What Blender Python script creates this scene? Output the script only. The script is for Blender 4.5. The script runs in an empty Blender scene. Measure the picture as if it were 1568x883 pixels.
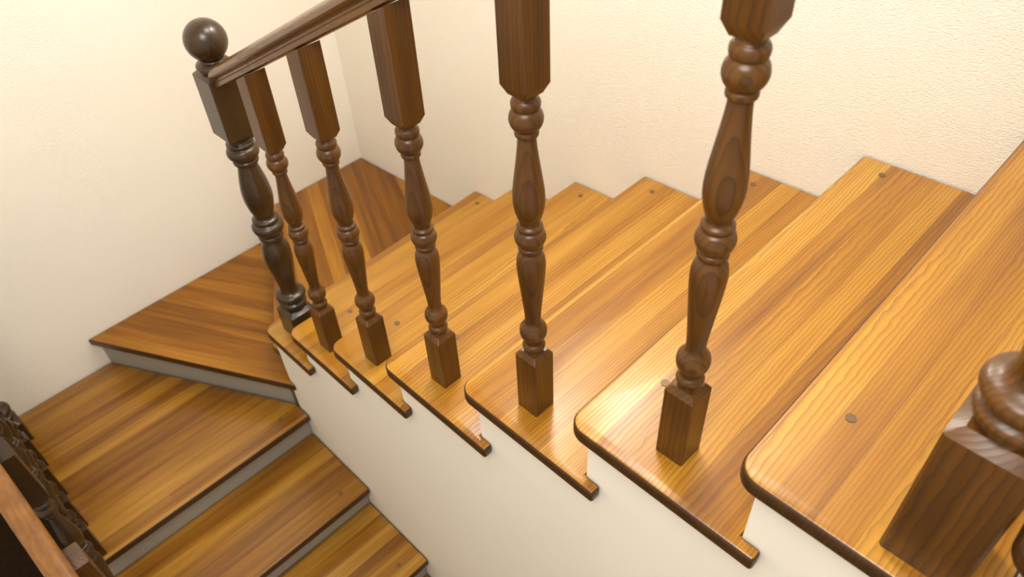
import bpy, bmesh, math, random
from mathutils import Vector, Matrix
random.seed(4)
U=0.64; ZC=5.62
def P(x,y,d): return Vector((x*U,y*U,(ZC-d)*U))
sc=bpy.context.scene
try:
    sc.view_settings.view_transform='Standard'
    sc.view_settings.look='None'
except Exception: pass
col=sc.collection
# ------------------------------------------------------------- materials
def lin(c):
    r=[]
    for v in c:
        v/=255.0
        r.append(v/12.92 if v<=0.04045 else ((v+0.055)/1.055)**2.4)
    return (*r,1)
class NT:
    def __init__(s,name):
        s.m=bpy.data.materials.new(name); s.m.use_nodes=True
        s.t=s.m.node_tree; s.b=s.t.nodes['Principled BSDF']
    def n(s,ty,**k):
        x=s.t.nodes.new(ty)
        for a,b in k.items(): setattr(x,a,b)
        return x
    def l(s,a,b): s.t.links.new(a,b)
    def math(s,op,a,b=None,c=None):
        x=s.n('ShaderNodeMath',operation=op)
        for i,v in enumerate((a,b,c)):
            if v is None: continue
            if hasattr(v,'links'): s.l(v,x.inputs[i])
            else: x.inputs[i].default_value=v
        return x.outputs[0]
    def ramp(s,f,stops):
        x=s.n('ShaderNodeValToRGB'); e=x.color_ramp.elements
        while len(e)<len(stops): e.new(0.5)
        for i,(p,c) in enumerate(stops): e[i].position=p; e[i].color=lin(c)
        s.l(f,x.inputs[0]); return x.outputs[0]
    def mix(s,f,a,b,bt='MIX'):
        x=s.n('ShaderNodeMix',data_type='RGBA',blend_type=bt)
        if hasattr(f,'links'): s.l(f,x.inputs[0])
        else: x.inputs[0].default_value=f
        for i,v in ((6,a),(7,b)):
            if hasattr(v,'links'): s.l(v,x.inputs[i])
            else: x.inputs[i].default_value=v
        return x.outputs[2]
def wood(name,stops,line,strip=0.058,length=20.0,rough=0.35,lineamt=0.5,planks=True,freq=125.0,wob=11.0,coat=0.2,bump=0.12,ysc=8.0,xsc=0.65,spec=.5):
    s=NT(name)
    at=s.n('ShaderNodeAttribute',attribute_name='gc')
    sp=s.n('ShaderNodeSeparateXYZ'); s.l(at.outputs['Vector'],sp.inputs[0])
    X,Y,Z=sp.outputs
    if planks:
        row=s.math('FLOOR',s.math('DIVIDE',Y,strip))
        wn=s.n('ShaderNodeTexWhiteNoise',noise_dimensions='1D'); s.l(row,wn.inputs['W'])
        colm=s.math('FLOOR',s.math('ADD',s.math('DIVIDE',X,length),s.math('MULTIPLY',wn.outputs['Value'],7.0)))
        cv=s.n('ShaderNodeCombineXYZ'); s.l(row,cv.inputs[0]); s.l(colm,cv.inputs[1])
        w2=s.n('ShaderNodeTexWhiteNoise',noise_dimensions='2D'); s.l(cv.outputs[0],w2.inputs['Vector'])
        rnd=w2.outputs['Value']
    else:
        rnd=s.math('MULTIPLY',X,0.0)
    c1=s.n('ShaderNodeCombineXYZ')
    s.l(s.math('ADD',s.math('MULTIPLY',X,xsc),s.math('MULTIPLY',rnd,37.0)),c1.inputs[0])
    s.l(s.math('ADD',s.math('MULTIPLY',Y,ysc),s.math('MULTIPLY',rnd,11.0)),c1.inputs[1])
    s.l(s.math('MULTIPLY',Z,ysc),c1.inputs[2])
    n1=s.n('ShaderNodeTexNoise'); n1.inputs['Scale'].default_value=1.0; n1.inputs['Detail'].default_value=1.0
    n1.inputs['Roughness'].default_value=0.35; s.l(c1.outputs[0],n1.inputs['Vector'])
    cw=s.n('ShaderNodeCombineXYZ')
    s.l(s.math('ADD',s.math('MULTIPLY',X,26.0),s.math('MULTIPLY',rnd,9.0)),cw.inputs[0]); s.l(s.math('MULTIPLY',Y,40.0),cw.inputs[1]); s.l(s.math('MULTIPLY',Z,40.0),cw.inputs[2])
    nw=s.n('ShaderNodeTexNoise'); nw.inputs['Scale'].default_value=1.0; nw.inputs['Detail'].default_value=1.0; s.l(cw.outputs[0],nw.inputs['Vector'])
    ph=s.math('ADD',s.math('MULTIPLY',n1.outputs[0],wob),s.math('MULTIPLY',Y,freq))
    ph=s.math('ADD',ph,s.math('MULTIPLY',nw.outputs[0],0.65))
    saw=s.math('FRACT',ph)
    rings=s.math('POWER',saw,2.4)
    fall=s.math('LESS_THAN',saw,0.965); rings=s.math('MULTIPLY',rings,fall)
    c2=s.n('ShaderNodeCombineXYZ')
    s.l(s.math('MULTIPLY',X,7.0),c2.inputs[0]); s.l(s.math('MULTIPLY',Y,240.0),c2.inputs[1]); s.l(s.math('MULTIPLY',Z,240.0),c2.inputs[2])
    n2=s.n('ShaderNodeTexNoise'); n2.inputs['Scale'].default_value=1.0; n2.inputs['Detail'].default_value=2; s.l(c2.outputs[0],n2.inputs['Vector'])
    c3=s.n('ShaderNodeCombineXYZ')
    s.l(s.math('ADD',s.math('MULTIPLY',X,2.2),s.math('MULTIPLY',rnd,5.0)),c3.inputs[0]); s.l(s.math('MULTIPLY',Y,34.0),c3.inputs[1]); s.l(s.math('MULTIPLY',Z,34.0),c3.inputs[2])
    n3=s.n('ShaderNodeTexNoise'); n3.inputs['Scale'].default_value=1.0; n3.inputs['Detail'].default_value=3; s.l(c3.outputs[0],n3.inputs['Vector'])
    if planks:
        tone=s.math('SUBTRACT',s.math('ADD',s.math('MULTIPLY',rnd,0.65),s.math('MULTIPLY',n3.outputs[0],1.1)),0.37)
    else: tone=n3.outputs[0]
    c=s.ramp(tone,stops)
    c=s.mix(s.math('MULTIPLY',rings,lineamt),c,lin(line))
    c=s.mix(s.math('MULTIPLY',n2.outputs[0],0.22),c,lin(line))
    if planks:
        fr=s.math('FRACT',s.math('DIVIDE',Y,strip))
        seam=s.math('LESS_THAN',fr,0.018)
        c=s.mix(s.math('MULTIPLY',seam,0.4),c,lin([int(v*0.75) for v in line]))
    s.l(c,s.b.inputs['Base Color'])
    s.b.inputs['Specular IOR Level'].default_value=spec
    rr=s.math('ADD',rough-0.04,s.math('MULTIPLY',rings,0.14)); s.l(rr,s.b.inputs['Roughness'])
    s.b.inputs['Coat Weight'].default_value=coat; s.b.inputs['Coat Roughness'].default_value=0.22
    bp=s.n('ShaderNodeBump'); bp.inputs['Strength'].default_value=bump; bp.inputs['Distance'].default_value=0.0015
    s.l(s.math('SUBTRACT',s.math('MULTIPLY',n2.outputs[0],0.5),rings),bp.inputs['Height']); s.l(bp.outputs[0],s.b.inputs['Normal'])
    return s.m
def plaster(name,c1,c2,scale=220,strength=0.25,rough=0.85,dist=0.004):
    s=NT(name)
    tc=s.n('ShaderNodeTexCoord')
    n=s.n('ShaderNodeTexNoise'); n.inputs['Scale'].default_value=1.3; n.inputs['Detail'].default_value=3
    s.l(tc.outputs['Object'],n.inputs['Vector'])
    s.l(s.ramp(n.outputs[0],[(0.3,c1),(0.7,c2)]),s.b.inputs['Base Color'])
    s.b.inputs['Roughness'].default_value=rough
    mp=s.n('ShaderNodeMapping'); mp.inputs['Scale'].default_value=(1,1,2.2); s.l(tc.outputs['Object'],mp.inputs[0])
    n2=s.n('ShaderNodeTexNoise'); n2.inputs['Scale'].default_value=scale; n2.inputs['Detail'].default_value=3; s.l(mp.outputs[0],n2.inputs['Vector'])
    bp=s.n('ShaderNodeBump'); bp.inputs['Strength'].default_value=strength; bp.inputs['Distance'].default_value=dist
    s.l(n2.outputs[0],bp.inputs['Height']); s.l(bp.outputs[0],s.b.inputs['Normal'])
    return s.m
def plain(name,c,rough=0.5,metal=0):
    s=NT(name); s.b.inputs['Base Color'].default_value=lin(c); s.b.inputs['Roughness'].default_value=rough; s.b.inputs['Metallic'].default_value=metal
    return s.m
M_tread=wood('honey_pine',[(0.05,(136,82,10)),(0.4,(170,113,20)),(0.7,(188,132,34)),(1.0,(202,150,54))],(90,50,4),lineamt=0.66)
M_low=wood('honey_pine_lower',[(0.05,(120,72,14)),(0.4,(156,104,24)),(0.7,(182,130,42)),(1.0,(204,156,66))],(80,43,6),lineamt=0.5)
M_wind=wood('shaded_winder_pine',[(0.05,(106,62,4)),(0.5,(150,94,12)),(0.95,(190,132,40))],(70,37,2),lineamt=0.5,coat=.05,spec=.35)  # darker pine: the shadow over the winders is put into the colour
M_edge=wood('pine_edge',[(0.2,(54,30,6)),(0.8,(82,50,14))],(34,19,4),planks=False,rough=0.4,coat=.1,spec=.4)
M_bal=wood('stained_baluster_wood',[(0.3,(76,44,8)),(0.7,(106,66,16))],(38,21,4),planks=False,freq=150,wob=7,lineamt=0.6,rough=0.36,coat=0.1,spec=.4)
M_newel=wood('dark_newel_wood',[(0.3,(46,29,9)),(0.7,(68,44,15))],(24,14,5),planks=False,freq=150,wob=7,lineamt=0.5,rough=0.32,coat=0.2,spec=.45)
M_rail=wood('handrail_wood',[(0.3,(86,53,14)),(0.7,(116,75,25))],(48,28,8),planks=False,freq=60,wob=5,lineamt=0.4,rough=0.3,coat=0.25)
M_rail2=wood('lower_handrail_wood',[(0.3,(120,76,26)),(0.7,(152,100,40))],(78,46,14),planks=False,freq=60,wob=5,lineamt=0.35,rough=0.28,coat=0.35)
M_wall=plaster('cream_wallpaper',(242,235,221),(247,241,228),scale=150,strength=0.45,dist=.007)
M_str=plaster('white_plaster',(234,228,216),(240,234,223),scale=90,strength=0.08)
M_riser=plaster('shaded_grey_riser',(152,147,136),(160,155,144),scale=60,strength=0.05,rough=0.5)  # light grey paint, deepened to carry shade on the lower risers
M_floor=wood('dark_floor_wood',[(0.2,(50,30,14)),(0.8,(80,48,22))],(30,18,8))
M_plug=plain('screw_plug',(112,88,60),0.35,0.3)
# ------------------------------------------------------------- mesh helpers
def mk(name,verts,faces,mats,gc=None,parent=None,bevel=0,seg=3,smooth=False,fm=None):
    me=bpy.data.meshes.new(name); me.from_pydata([tuple(v) for v in verts],[],faces)
    bm=bmesh.new(); bm.from_mesh(me)
    bmesh.ops.recalc_face_normals(bm,faces=bm.faces[:])
    if bevel:
        es=[e for e in bm.edges if len(e.link_faces)==2 and e.calc_face_angle()>math.radians(40)]
        bmesh.ops.bevel(bm,geom=es,offset=bevel,segments=seg,affect='EDGES',profile=0.5)
    bm.to_mesh(me); bm.free()
    for m in (mats if isinstance(mats,list) else [mats]): me.materials.append(m)
    if fm:
        for p in me.polygons: p.material_index=fm(p)
    if gc:
        a=me.attributes.new('gc','FLOAT_VECTOR','POINT')
        for i,v in enumerate(me.vertices): a.data[i].vector=gc(v.co)
    if smooth:
        for p in me.polygons: p.use_smooth=True
        me.set_sharp_from_angle(angle=math.radians(38))
    ob=bpy.data.objects.new(name,me); col.objects.link(ob)
    if parent: ob.parent=parent
    return ob
def empty(name):
    e=bpy.data.objects.new(name,None); col.objects.link(e); return e
def prism(name,pts,d0,d1,mats,**k):
    n=len(pts)
    v=[P(x,y,d0) for x,y in pts]+[P(x,y,d1) for x,y in pts]
    f=[list(range(n)),list(range(n,2*n))]+[[i,(i+1)%n,n+(i+1)%n,n+i] for i in range(n)]
    return mk(name,v,f,mats,**k)
def yzprism(name,pts,x0f,x1f,mats,**k):
    n=len(pts)
    v=[P(x0f(y),y,d) for y,d in pts]+[P(x1f(y),y,d) for y,d in pts]
    f=[list(range(n)),list(range(n,2*n))]+[[i,(i+1)%n,n+(i+1)%n,n+i] for i in range(n)]
    return mk(name,v,f,mats,**k)
def wx(y): return 2.81-0.065*(y-0.89)
def fy(x): return 4.36+0.012*x
TH=0.052
def gcf(dirv,off):
    d=Vector((dirv[0],dirv[1],0)).normalized(); a=Vector((-d.y,d.x,0))
    return lambda co:(co.dot(d)+off*3.7+7,co.dot(a)+off*1.13,co.z)
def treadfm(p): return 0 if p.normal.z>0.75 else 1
def rc(cx,cy,r,a0,a1,n=8):
    return [(cx+r*math.cos(math.radians(a0+(a1-a0)*i/n)),cy+r*math.sin(math.radians(a0+(a1-a0)*i/n))) for i in range(n+1)]
stair=empty('staircase')
def plug(x,y,d,i):
    n=14; r=0.0135
    v=[P(x,y,d)+Vector((r*U*math.cos(6.283*k/n),r*U*math.sin(6.283*k/n),0)) for k in range(n)]
    v+=[q+Vector((0,0,0.0012)) for q in v]
    f=[list(range(n)),list(range(n,2*n))]+[[k,(k+1)%n,n+(k+1)%n,n+k] for k in range(n)]
    mk('screw_plug_%d'%i,v,f,M_plug,parent=stair)
UP=[(-0.115,1.25),(0.38,1.518),(0.888,1.809),(1.391,2.075),(1.898,2.348),(2.344,2.579),(2.785,2.801),(3.17,3.02)]
IN=0.055
XB=1.042
pi=0
for i,(yn,d) in enumerate(UP):
    yw=yn+(0.012 if i==1 else 0)
    if i==0:
        pts=[(wx(yn)-.004,yn)]+rc(1.0+.06,yn-.06,.06,90,180)+[(1.0,-2.2),(wx(-2.2)-.004,-2.2)]
    else:
        py=UP[i-1][0]; yb=py-0.112; pr=py-IN
        yn1=yn-(0.05 if i==7 else 0)
        pts=[(wx(yn)-.004,yw)]+rc(1.0+.06,yn1-.06,.06,90,180)+rc(1.01,yb+.01,.01,180,270,3)+[(XB-.001,yb),(XB-.001,pr+.001),(wx(pr)-.004,pr+.001)]
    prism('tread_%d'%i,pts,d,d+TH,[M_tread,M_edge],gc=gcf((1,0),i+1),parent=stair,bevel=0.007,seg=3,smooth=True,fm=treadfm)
    if i>0:
        plug(1.31,yn-.125,d,pi); plug(wx(yn)-.09,yn-.115,d,pi+1); pi+=2
pr=[(-2.2,UP[0][1]+TH)]
for i,(yn,d) in enumerate(UP):
    pr.append((yn-IN,d+TH))
    if i+1<len(UP): pr.append((yn-IN,UP[i+1][1]+TH))
pr+= [(3.17-IN,5.62),(-2.2,5.62)]
yzprism('stringer_and_risers',pr,lambda y:XB,lambda y:wx(y)-.006,M_str,parent=stair)
H1=[(XB+.002,3.117),(XB+.002,3.2),(1.80,fy(1.82)-.004),(wx(4.39)-.004,fy(2.6)-.004),(wx(3.12)-.004,3.117)]
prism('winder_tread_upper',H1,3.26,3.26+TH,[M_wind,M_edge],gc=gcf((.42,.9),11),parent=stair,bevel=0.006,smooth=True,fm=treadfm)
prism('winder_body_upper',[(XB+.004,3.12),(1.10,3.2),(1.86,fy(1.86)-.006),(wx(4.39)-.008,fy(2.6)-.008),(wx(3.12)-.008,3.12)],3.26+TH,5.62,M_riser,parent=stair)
a=(0.335,fy(.34)-.004); b=(1.036,3.05)
H2=[a,b,(XB,3.12),(1.10,3.197),(1.855,fy(1.86)-.008)]
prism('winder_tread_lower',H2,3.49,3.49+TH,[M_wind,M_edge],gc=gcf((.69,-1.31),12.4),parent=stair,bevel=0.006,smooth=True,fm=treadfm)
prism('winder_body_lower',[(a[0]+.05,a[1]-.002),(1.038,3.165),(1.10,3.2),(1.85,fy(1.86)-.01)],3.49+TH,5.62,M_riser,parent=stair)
LO=[(3.005,3.74),(2.465,3.962),(1.965,4.165),(1.47,4.40),(0.98,4.64),(0.49,4.88),(0.0,5.12),(-.49,5.37)]
XL=-0.36
for i,(yn,d) in enumerate(LO):
    if i==0: pts=[(XL,yn),(XB-.004,yn),(XB-.004,3.14),(a[0]+.048,a[1]-.004),(XL,fy(XL)-.004)]
    else:
        pts=[(XL,yn),(XB-.004,yn),(XB-.004,LO[i-1][0]+IN-.001),(XL,LO[i-1][0]+IN-.001)]
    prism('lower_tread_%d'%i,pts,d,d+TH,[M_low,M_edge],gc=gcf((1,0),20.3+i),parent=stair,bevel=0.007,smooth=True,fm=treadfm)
    plug(.9,yn+.1,d,pi); pi+=1
pr=[(fy(0)-.02,LO[0][1]+TH)]
for i,(yn,d) in enumerate(LO):
    pr.append((yn+IN,d+TH))
    if i+1<len(LO): pr.append((yn+IN,LO[i+1][1]+TH))
pr+=[(LO[-1][0]+IN,5.62),(fy(0)-.02,5.62)]
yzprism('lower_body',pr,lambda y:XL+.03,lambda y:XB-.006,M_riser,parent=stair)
# ------------------------------------------------------------- room
def slab(name,p0,p1,t,d0,d1,mat):
    v=Vector((p1[0]-p0[0],p1[1]-p0[1])).normalized(); nrm=Vector((v.y,-v.x))*t
    pts=[p0,p1,(p1[0]+nrm.x,p1[1]+nrm.y),(p0[0]+nrm.x,p0[1]+nrm.y)]
    prism(name,pts,d0,d1,mat)
cx=wx(4.39); cy=fy(cx)
slab('wall_right',(wx(cy),cy),(wx(-2.2),-2.2),-0.15,-1.6,5.62,M_wall)
slab('wall_back',(-2.6,fy(-2.6)),(wx(cy)+.0,cy),-0.15,-1.6,5.62,M_wall)
slab('wall_left',(-2.6,-2.2),(-2.6,fy(-2.6)),-0.15,-1.6,5.62,M_wall)
prism('floor',[(-2.8,-2.4),(3.2,-2.4),(3.2,4.6),(-2.8,4.6)],5.622,5.75,M_floor,gc=gcf((0,1),2))
prism('dark_void_panel',[(-2.59,fy(-2.59)-.002),(-.4,fy(-.4)-.002),(-.4,fy(-.4)-.03),(-2.59,fy(-2.59)-.03)],4.05,5.62,M_newel,gc=gcf((0,1),5),bevel=.004)  # dark sheet added to blacken the unlit void behind the lower rail
# ------------------------------------------------------------- turned wood
def turned(name,x,y,d,half,prof,blockb,blockt,top,mat,hs=1.0,slope=0,finial=None,seg=40,cham=0.018):
    bm=bmesh.new()
    def block(h0,h1,c0,c1,sl=0):
        hh=half
        rows=[]
        if c0: rows+= [(h0,hh*0.70),(h0+c0,hh)]
        else: rows+=[(h0,hh)]
        if c1: rows+=[(h1-c1,hh),(h1,hh*0.70)]
        else: rows+=[(h1,hh)]
        prev=None; bs=0.08*hh
        for k,(h,r) in enumerate(rows):
            ring=[]
            bb=bs*(r/hh)
            for sx,sy,o in ((1,1,0),(1,1,1),(-1,1,0),(-1,1,1),(-1,-1,0),(-1,-1,1),(1,-1,0),(1,-1,1)):
                seq=[(r,r-bb),(r-bb,r)] if sx*sy>0 else [(r-bb,r),(r,r-bb)]
                px,py=seq[o]; px*=sx; py*=sy
                zz=h*hs
                if sl and k==len(rows)-1: zz-=sl*py
                ring.append(bm.verts.new((px*U,py*U,zz*U)))
            if prev:
                for i in range(8): bm.faces.new((prev[i],prev[(i+1)%8],ring[(i+1)%8],ring[i]))
            else: bm.faces.new(ring[::-1])
            prev=ring
        bm.faces.new(prev)
    def lathe(pp):
        pts=[]
        for i in range(len(pp)-1):
            p0=pp[max(i-1,0)];p1=pp[i];p2=pp[i+1];p3=pp[min(i+2,len(pp)-1)]
            for j in range(4):
                t=j/4
                q=[0.5*((2*p1[k])+(-p0[k]+p2[k])*t+(2*p0[k]-5*p1[k]+4*p2[k]-p3[k])*t*t+(-p0[k]+3*p1[k]-3*p2[k]+p3[k])*t**3) for k in (0,1)]
                pts.append(q)
        pts.append(pp[-1])
        prev=None
        for h,r in pts:
            r=max(r,.0008)
            ring=[bm.verts.new((r*U*math.cos(2*math.pi*i/seg),r*U*math.sin(2*math.pi*i/seg),h*hs*U)) for i in range(seg)]
            if prev:
                for i in range(seg): bm.faces.new((prev[i],prev[(i+1)%seg],ring[(i+1)%seg],ring[i]))
            prev=ring
    block(0,blockb,0,cham)
    lathe(prof)
    if top: block(blockt,top,cham*1.5,(cham if finial else 0),slope)
    if finial: lathe(finial)
    bmesh.ops.recalc_face_normals(bm,faces=bm.faces[:])
    me=bpy.data.meshes.new(name); bm.to_mesh(me); bm.free()
    me.materials.append(mat)
    ox=random.random()*9
    at=me.attributes.new('gc','FLOAT_VECTOR','POINT')
    for i,v in enumerate(me.vertices): at.data[i].vector=(v.co.z+ox,v.co.x*.8+v.co.y*.6+ox*2,v.co.y*.8-v.co.x*.6+ox)
    for p in me.polygons: p.use_smooth=True
    me.set_sharp_from_angle(angle=math.radians(30))
    ob=bpy.data.objects.new(name,me); col.objects.link(ob); ob.location=P(x,y,d)
    return ob
BP=[(.270,.030),(.283,.030),(.290,.034),(.300,.036),(.308,.032),(.313,.028),(.325,.030),(.345,.040),(.362,.0425),(.378,.040),(.392,.031),(.400,.026),(.415,.0245),
    (.45,.0265),(.52,.033),(.59,.0395),(.635,.042),(.665,.038),(.680,.030),(.686,.030),(.692,.035),(.700,.035),(.705,.032),(.712,.038),(.733,.0445),(.752,.040),(.760,.033),(.766,.036),(.774,.036),(.780,.029),(.79,.029),
    (.815,.037),(.845,.0425),(.875,.043),(.91,.040),(.97,.032),(1.02,.026),(1.046,.024),(1.052,.024),(1.056,.030),(1.066,.031),(1.072,.029),(1.082,.038),(1.100,.0435),(1.118,.040),(1.128,.033),(1.134,.036),(1.146,.037),(1.155,.033),(1.160,.028),(1.178,.028)]
def railz(y): return .836+.55*(y-1.642)
bals=[(1.145,.60,1.809,1.035),(1.138,1.142,2.075,1.0),(1.138,1.642,2.348,0.992),(1.123,2.12,2.579,.985),(1.112,2.54,2.801,.98)]
for x,y,d,hs in bals:
    top=(d-railz(y))/hs
    turned('baluster',x,y,d,.0435,BP,.272,1.168,top,M_bal,hs=hs,slope=.55)
NP=[(.170,.055),(.185,.055),(.195,.068),(.215,.072),(.228,.060),(.236,.066),(.255,.078),(.275,.074),(.288,.055),(.30,.047),(.33,.045),
    (.40,.054),(.48,.066),(.54,.070),(.59,.066),(.63,.052),(.648,.050),(.655,.060),(.668,.060),(.676,.056),(.69,.066),(.715,.076),(.735,.074),(.75,.058),(.758,.063),(.772,.063),(.782,.050),(.80,.049),
    (.84,.060),(.89,.068),(.94,.068),(1.0,.060),(1.06,.048),(1.085,.045),(1.092,.056),(1.106,.058),(1.114,.054),(1.13,.068),(1.15,.073),(1.17,.066),(1.178,.056),(1.19,.062),(1.20,.060),(1.208,.05),(1.225,.05)]
FN=[(1.545,.062),(1.555,.070),(1.572,.072),(1.585,.062),(1.592,.052),(1.60,.050),(1.606,.056)]
for k in range(0,13):
    an=math.radians(-52+142*k/12); FN.append((1.672+.086*math.sin(an),.086*math.cos(an)))
turned('newel_post',1.158,2.965,3.02,.074,NP,.176,1.218,1.55,M_newel,finial=FN,cham=.02)
NP2=[(h+.235,r) for h,r in NP]
FN2=[(h+.235,r) for h,r in FN]
turned('newel_post',1.13,-.018,1.518,.08,[(h,r*1.05) for h,r in NP2],.407,1.45,1.785,M_bal,finial=FN2,cham=.02)
XR=-.268
turned('newel_post',XR-.02,4.17,3.74,.074,NP,.176,1.218,1.55,M_newel,finial=FN,cham=.02)
def railzl(y): return 2.34 if y>2.95 else 2.34+.45*(2.95-y)
for y,d in ((3.88,3.74),(3.60,3.74),(3.32,3.74),(3.08,3.74),(2.72,3.962),(2.24,4.165),(1.76,4.40),(1.26,4.64),(.76,4.88)):
    top=(d-railzl(y))
    turned('baluster',XR,y,d,.0435,BP,.272,1.168,top,M_newel if d<4 else M_bal,slope=-.45 if y<2.95 else 0)
# ------------------------------------------------------------- handrails
PR=[(-.030,0),(.030,0),(.040,.008),(.040,.026),(.034,.032),(.034,.040),(.050,.050),(.056,.064),(.052,.080),(.038,.094),(.020,.101),(0,.103),(-.020,.101),(-.038,.094),(-.052,.080),(-.056,.064),(-.050,.050),(-.034,.040),(-.034,.032),(-.040,.026),(-.040,.008)]
def rail(name,path,mat,k=.86):
    n=len(PR); v=[];f=[]
    for (x,y,d) in path:
        for a_,h in PR: v.append(P(x+a_*k,y,d-h*1.1*k))
    for s in range(len(path)-1):
        for i in range(n):
            f.append([s*n+i,s*n+(i+1)%n,(s+1)*n+(i+1)%n,(s+1)*n+i])
    f.append(list(range(n))); f.append([ (len(path)-1)*n+i for i in range(n)])
    return mk(name,v,f,mat,gc=lambda co:(co.y,co.x,co.z+co.y*.5),smooth=True)
rail('handrail',[(1.14,2.893,railz(2.893)-.003),(1.14,.066,railz(.066)-.003)],M_rail)
rail('handrail',[(XR-.05,4.09,2.335),(XR-.05,2.95,2.335),(XR-.05,.3,railzl(.3)-.003)],M_rail2,k=.8)
# ------------------------------------------------------------- lights
def area(name,loc,tgt,size,e,c=(1,.95,.87)):
    L=bpy.data.lights.new(name,'AREA'); L.shape='DISK'; L.size=size; L.energy=e; L.color=c
    o=bpy.data.objects.new(name,L); col.objects.link(o); o.location=loc
    o.rotation_euler=(Vector(tgt)-Vector(loc)).to_track_quat('-Z','Y').to_euler()
area('ceiling_light',P(1.9,1.7,-1.4),P(1.6,1.7,3),0.7,24)
area('upper_hall_light',P(-.6,.2,-1.5),P(1.2,2.4,3),1.2,50)
sconce=empty('wall_sconce')
SP=P(wx(2.3)-.26,2.3,-.30)
me=bpy.data.meshes.new('glass_globe'); bm=bmesh.new(); bmesh.ops.create_uvsphere(bm,u_segments=32,v_segments=20,radius=.12)
bm.to_mesh(me); bm.free()
for p in me.polygons: p.use_smooth=True
g=NT('opal_glass'); g.b.inputs['Emission Color'].default_value=(1,.94,.84,1); g.b.inputs['Emission Strength'].default_value=66
me.materials.append(g.m)
ob=bpy.data.objects.new('glass_globe',me); col.objects.link(ob); ob.location=SP; ob.parent=sconce
prism('backplate',[(wx(2.3)-.03,2.2),(wx(2.3)-.005,2.2),(wx(2.3)-.005,2.4),(wx(2.3)-.03,2.4)],-.4,-.2,M_plug,parent=sconce,bevel=.004)
prism('arm',[(wx(2.3)-.08,2.285),(wx(2.3)-.03,2.285),(wx(2.3)-.03,2.315),(wx(2.3)-.08,2.315)],-.315,-.285,M_plug,parent=sconce)
w=bpy.data.worlds.new('World'); sc.world=w; w.use_nodes=True
w.node_tree.nodes['Background'].inputs[0].default_value=(1,.955,.885,1)
w.node_tree.nodes['Background'].inputs[1].default_value=0.74
# ------------------------------------------------------------- camera
f=1175.0
R=Vector((.7043,-.7089,-.0428)); Dn=Vector((-.5115,-.4644,-.7230)); F=Vector((.4923,.5309,-.6896))
F.normalize(); Rt=(R-F*R.dot(F)).normalized(); Up=Rt.cross(F).normalized()
M=Matrix((Rt,Up,-F)).transposed().to_4x4(); M.translation=P(0,0,0)
cam=bpy.data.cameras.new('camera'); co=bpy.data.objects.new('camera',cam); col.objects.link(co)
co.matrix_world=M; cam.sensor_width=36; cam.lens=36*f/1568; cam.clip_start=.02
cam.dof.use_dof=True; cam.dof.focus_distance=1.55; cam.dof.aperture_fstop=4.5
sc.camera=co
